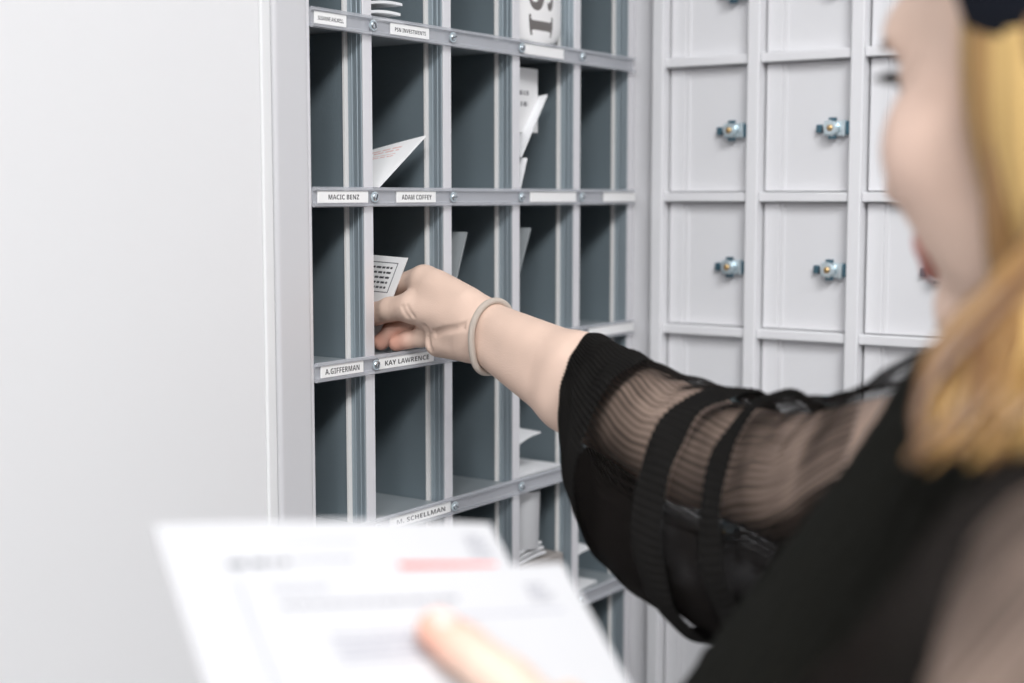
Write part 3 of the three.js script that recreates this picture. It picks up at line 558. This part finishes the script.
const rs = part('right_sleeve', right(0, 2.02, 30, 0.0013, 0.0006), M.pleat, person, 'opaque black pleated cuff of the sleeve');
part('sheer_panel', right(2.0, 4.05, 30, 0.0010), M.sheer, rs, 'see-through black pleated fabric');
part('sleeve_band', right(4.0, 4.72, 14, 0.0006, 0.0012, 0.003), M.pleat, rs);
part('sheer_panel', right(4.70, 5.65, 16, 0.0008, -0.001), M.sheer, rs, 'see-through black pleated fabric');
part('sleeve_band', right(5.6, 6.1, 12, 0.0006, 0.0010, 0.004), M.pleat, rs);
part('sheer_panel', right(6.08, 9.0, 36, 0.0010), M.sheer, rs, 'see-through black pleated fabric');
// spare cloth gathered in folds along the underside
for (const [g, o] of [[-0.006, 0.0], [-0.013, 0.02]]) part('gathered_fold', right(1.2, 8.6, 60, 0.0016, g, 0, 0.24 + o * 0.5, 0.75 - o), M.sheer, rs, 'second layer of sheer fabric gathered under the arm');
const left = sleeve([
  ring([0.0900, -0.1700, 0.520], [0.0950, -0.2350, 0.525], 0.0340), ring([0.0750, -0.1700, 0.470], [0.1150, -0.3000, 0.480], 0.0560), ring([0.0450, -0.1600, 0.400], [0.1350, -0.3100, 0.385], 0.0680),
  ring([0.0630, -0.1250, 0.385], [0.1650, -0.2350, 0.372], 0.0690), ring([0.0970, -0.0780, 0.390], [0.2000, -0.1750, 0.385], 0.0670), ring([0.1420, -0.0360, 0.400], [0.2350, -0.1250, 0.405], 0.0620), ring([0.1850, -0.0200, 0.425], [0.2550, -0.0950, 0.435], 0.0560), ring([0.2280, -0.0130, 0.470], [0.2800, -0.0900, 0.475], 0.0540),
]);
const ls = part('left_sleeve', left(0, 1.02, 16, 0.0007), M.pleat, person, 'opaque black pleated cuff of the nearer sleeve');
part('sheer_panel', left(1.0, 7.0, 48, 0.0010), M.sheer, ls, 'see-through black pleated fabric');
// bodice: loose opaque front and back
const fBodice = blend([
  cap(G(0.225, -0.050, 0.630), G(0.165, -0.230, 0.660), 0.060, 0.115), cap(G(0.25, -0.075, 0.60), G(0.24, -0.25, 0.575), 0.085, 0.125), cap(NECK.clone().setY(NECK.y - 0.045), G(0.232, -0.046, 0.715), 0.062, 0.043),
  cap(NECK.clone().setY(NECK.y - 0.045), G(0.262, -0.090, 0.505), 0.062, 0.052), cap(G(0.225, -0.275, 0.60), PEL.clone().setY(0.92), 0.125, 0.150), ell(PEL.clone().setY(0.98), TF, TS, UPV, 0.145, 0.195, 0.14),
], 0.035);
const SHLin = SHL.clone().lerp(NECK.clone().setY(NECK.y - 0.05), 0.50);
const fTorsoIn = blend([
  cap(NECK.clone().setY(NECK.y - 0.02), NECK.clone().setY(1.26), 0.062, 0.105), cap(SHLin, NECK.clone().setY(NECK.y - 0.05), 0.052, 0.055), cap(SHR.clone().lerp(NECK, 0.12), NECK.clone().setY(NECK.y - 0.05), 0.036, 0.054),
  ell(NECK.clone().setY(1.22).addScaledVector(TF, 0.015), TF, TS, UPV, 0.105, 0.145, 0.20), ell(PEL.clone().setY(0.97), TF, TS, UPV, 0.11, 0.165, 0.16), cap(NECK.clone().setY(1.2), PEL, 0.10, 0.11)], 0.03);
const fBod = (x, y, z) => { let d = smin(fBodice(x, y, z), fTorsoIn(x, y, z) - 0.014, 0.02); d += 0.003 * perlin.noise(x * 9 + z * 14, y * 4, z * 9 - x * 14) + 0.0012 * Math.sin((x * 0.8 - z * 0.6) * 420 + 3 * y); d = Math.max(d, 0.90 - y); return smax(d, -(fNeck(x, y, z) - 0.006), 0.004); };
part('blouse', mesh(fBod, V(PEL.x - 0.40, 0.88, PEL.z - 0.52), V(PEL.x + 0.36, NECK.y + 0.06, PEL.z + 0.40), 0.009), M.blouse, person, 'loose opaque black blouse');
// trousers and shoes
const fTr = blend([ell(PEL.clone().setY(0.90), TF, TS, UPV, 0.125, 0.178, 0.16), ...both((s) => cap(hip(s), knee(s), 0.092, 0.075)), ...both((s) => cap(knee(s), ankle(s).setY(0.06), 0.075, 0.070))], 0.02);
part('trousers', mesh((x, y, z) => Math.max(fTr(x, y, z), 0.055 - y, y - 0.99), V(PEL.x - 0.3, 0.02, PEL.z - 0.3), V(PEL.x + 0.3, 1.02, PEL.z + 0.3), 0.011), M.black, person);
for (const s of [1, -1]) {
  const a = ankle(s), t = a.clone().addScaledVector(TF, 0.15).setY(0.036), h = a.clone().addScaledVector(TF, -0.03).setY(0.040);
  const f = blend([cap(h, t, 0.042, 0.036), cap(a.clone().setY(0.09), h, 0.038, 0.040)], 0.03);
  part('shoe', mesh((x, y, z) => smax(f(x, y, z), 0.001 - y, 0.004), ...boxOf([a, t, h], 0.06), 0.006), M.navy, person);
}
// --- hair: a cap on the skull and long wavy locks
{
  const geos = [], ca = [[0.26, 0.145, 0.045], [0.40, 0.245, 0.080], [0.20, 0.105, 0.036], [0.50, 0.325, 0.115], [0.12, 0.058, 0.024]];
  const paint = (g, c) => { const n = g.attributes.position.count, a = new Float32Array(n * 3); for (let i = 0; i < n; i++) { a[3 * i] = c[0]; a[3 * i + 1] = c[1]; a[3 * i + 2] = c[2]; } g.setAttribute('color', new THREE.BufferAttribute(a, 3)); return g; };
  const shell = he(-0.016, 0, 0.038, 0.108, 0.088, 0.102), back = blend([he(-0.045, 0, -0.03, 0.075, 0.082, 0.10), shell], 0.03);
  const fl = (x, y, z) => { const v = V(x, y, z).sub(HC), f = v.dot(HF), l = v.dot(HL), u = v.dot(HU); const st = 0.0016 * Math.sin(Math.atan2(l, f + 0.02) * 60 + u * 30); return smax(back(x, y, z) + st, f - (-0.018 + 0.95 * Math.max(0, u - 0.02)) + (u < -0.01 ? 0.004 : 0), 0.006); };
  geos.push(paint(mesh(fl, ...boxOf([H(0.1, 0, 0), H(-0.14, 0, 0), H(0, 0.10, 0), H(0, -0.10, 0), H(0, 0, 0.15), H(0, 0, -0.14)], 0.03), 0.004).toNonIndexed(), ca[1]));
  function lock(pts, r, col, ph) {
    const cv = new THREE.CatmullRomCurve3(pts), n = 34, m = 8, pos = [], idx = [], fr = cv.computeFrenetFrames(n);
    for (let i = 0; i <= n; i++) {
      const t = i / n, p = cv.getPointAt(t), w = 0.006 * t, tt2 = t * 13 + ph; p.addScaledVector(AX, w * Math.sin(tt2)).addScaledVector(AZ, w * Math.cos(tt2));
      const rr = r * (0.55 + 0.6 * Math.sin(Math.PI * Math.min(1, t * 1.15 + 0.1))) * (t > 0.85 ? 1 - (t - 0.85) / 0.15 * 0.9 : 1);
      for (let k = 0; k < m; k++) { const a = k / m * Math.PI * 2; const q = p.clone().addScaledVector(fr.normals[i], Math.cos(a) * rr).addScaledVector(fr.binormals[i], Math.sin(a) * rr * 0.6); pos.push(q.x, q.y, q.z); }
    }
    for (let i = 0; i < n; i++) for (let k = 0; k < m; k++) { const a = i * m + k, b = i * m + (k + 1) % m; idx.push(a, b, b + m, a, b + m, a + m); }
    const g = new THREE.BufferGeometry(); g.setAttribute('position', new THREE.Float32BufferAttribute(pos, 3)); g.setAttribute('uv', new THREE.Float32BufferAttribute(new Float32Array(pos.length / 3 * 2), 2)); g.setIndex(idx); g.computeVertexNormals();
    geos.push(paint(g.toNonIndexed(), col));
  }
  const jit = (s) => (rnd() - 0.5) * s;
  for (let i = 0; i < 160; i++) {   // the near side: from the parting over the ear, past the jaw, forward over the chest
    const q = i / 159, inner = i % 3 === 0, f0 = -0.017 - 0.066 * q + jit(0.008), L = inner ? 0.070 : 0.084;
    const e = rnd(), reach = (1 - q) * 0.9 + 0.1 * rnd();
    lock([H(f0 * 0.6, 0.045, 0.115), H(f0, L, 0.055), H(f0 - 0.002, L + 0.006, -0.02), H(f0 + 0.004 + jit(0.008), L + 0.004, -0.085),
      G(0.225 - 0.065 * reach + jit(0.008), 0.010 + jit(0.006), 0.505 + jit(0.015)), G(0.205 - 0.065 * reach + jit(0.012), -0.018 + jit(0.006) - 0.004 * e, 0.475 + jit(0.02)), G(0.190 - 0.062 * reach + jit(0.016), -0.038 + jit(0.008) + 0.006 * (1 - reach), 0.462 + jit(0.02))],
    0.0055 + 0.0035 * rnd(), q < 0.22 ? ca[[4, 2, 0, 2][i % 4]] : inner ? ca[i % 2 ? 4 : 0] : ca[Math.floor(rnd() * 4)], rnd() * 6);
  }
  for (let i = 0; i < 96; i++) {   // back and far side
    const a = Math.PI * (0.42 + 0.95 * i / 95), cx = Math.cos(a) * 0.100 - 0.016, cy = Math.sin(a) * 0.084, x = H(cx, cy, 0.02), y = H(cx * 1.08, cy * 1.08, -0.07);
    lock([H(cx * 0.4, cy * 0.4, 0.128), x, y, y.clone().add(V(0, -0.07, 0)).addScaledVector(HF, -0.012 + jit(0.01)), y.clone().add(V(jit(0.01), -0.135 + jit(0.03), jit(0.01))).addScaledVector(HF, -0.022)], 0.0070 + 0.004 * rnd(), ca[Math.floor(rnd() * 4)], rnd() * 6);
  }
  const g = mergeGeometries(geos.map((q) => { const o = new THREE.BufferGeometry(); for (const k of ['position', 'normal', 'uv', 'color']) o.setAttribute(k, q.attributes[k]); return o; }));
  part('hair', g, new THREE.MeshPhysicalMaterial({ color: 0xffffff, vertexColors: true, roughness: 0.45, sheen: 0.2 }), person, 'long wavy blond hair');
  // dark band over the crown
  const bp = [], bi = [], n = 48, ws = 8;
  for (let side = 0; side < 2; side++) for (let i = 0; i <= n; i++) for (let j = 0; j <= ws; j++) {
    const a = THREE.MathUtils.degToRad(-36 + 252 * i / n), w = j / ws - 0.5, r = side ? 0.0 : 0.007, bulge = 0.004 * (1 - 4 * w * w), k = 1 - 0.25 * Math.pow(Math.abs(i / n - 0.5) * 2, 6);
    const p = H(-0.010 + w * 0.046 * k, Math.cos(a) * (0.0975 + r + bulge * (1 - side)), 0.038 + Math.sin(a) * (0.1075 + r + bulge * (1 - side))); bp.push(p.x, p.y, p.z);
  }
  const o = (n + 1) * (ws + 1);
  for (let side = 0; side < 2; side++) for (let i = 0; i < n; i++) for (let j = 0; j < ws; j++) { const q = side * o + i * (ws + 1) + j; bi.push(q, q + 1, q + ws + 2, q, q + ws + 2, q + ws + 1); }
  for (let i = 0; i < n; i++) for (const j of [0, ws]) { const q = i * (ws + 1) + j; bi.push(q, q + ws + 1, q + ws + 1 + o, q, q + ws + 1 + o, q + o); }
  const bg = new THREE.BufferGeometry(); bg.setAttribute('position', new THREE.Float32BufferAttribute(bp, 3)); bg.setIndex(bi); bg.computeVertexNormals();
  M.navy.side = THREE.DoubleSide; part('headband', bg, M.navy, person, 'dark navy headband');
}
// ---------------------------------------------------------------- the letters in the left hand
{
  const ex = V(0, 0, 0).addScaledVector(AX, 0.7954).addScaledVector(AY, -0.0718).addScaledVector(AZ, 0.6018).normalize(), ey0 = V(0, 0, 0).addScaledVector(AX, 0.4064).addScaledVector(AY, -0.6735).addScaledVector(AZ, -0.6175), ey = ey0.addScaledVector(ex, -ey0.dot(ex)).normalize();
  const front = canvasTexture(1024, 768, (x, w, h) => { x.fillStyle = '#c8c8ca'; x.fillRect(0, 0, w, h); lines(x, 90, 130, 1, 520, 30, 13, '#6a6a78', 0); lines(x, 80, 60, 2, 200, 20, 7, '#83838f'); lines(x, 850, 90, 4, 90, 22, 9, '#6c6c7c'); lines(x, 190, 260, 4, 300, 30, 11, '#77778a'); x.fillStyle = '#8a8aa0'; x.fillRect(520, 205, 420, 5); });
  const rear = canvasTexture(1024, 768, (x, w, h) => { x.fillStyle = '#c8c8ca'; x.fillRect(0, 0, w, h); lines(x, 150, 150, 1, 170, 30, 20, '#4a4a54', 0); lines(x, 330, 150, 1, 200, 30, 9, '#83838f'); x.fillStyle = '#f2503f'; x.fillRect(640, 176, 330, 24); lines(x, 900, 60, 5, 80, 20, 8, '#6c6c7c'); lines(x, 130, 80, 1, 420, 20, 7, '#9a9aa4', 0); });
  const mf = std(0xffffff, 0.7, 0, { map: front }), mb = std(0xffffff, 0.7, 0, { map: rear });
  const a = G(-0.1083, -0.0902, 0.5612), b = G(-0.1401, -0.0712, 0.5655);
  single('envelope', sheetGeo(a, ex, ey, 0.165, 0.097, { t: 0.0012, bend: 0.0006 }), mf, 'front white envelope under the thumb of the person\'s nearer hand', 'envelope');
  single('envelope', sheetGeo(b.addScaledVector(NL, -0.002), ex, ey, 0.164, 0.105, { t: 0.0014, bend: -0.0022, nu: 20 }), mb, 'rear white envelope with a red line, held behind the front one', 'envelope');
}
renderer.render(scene, camera);
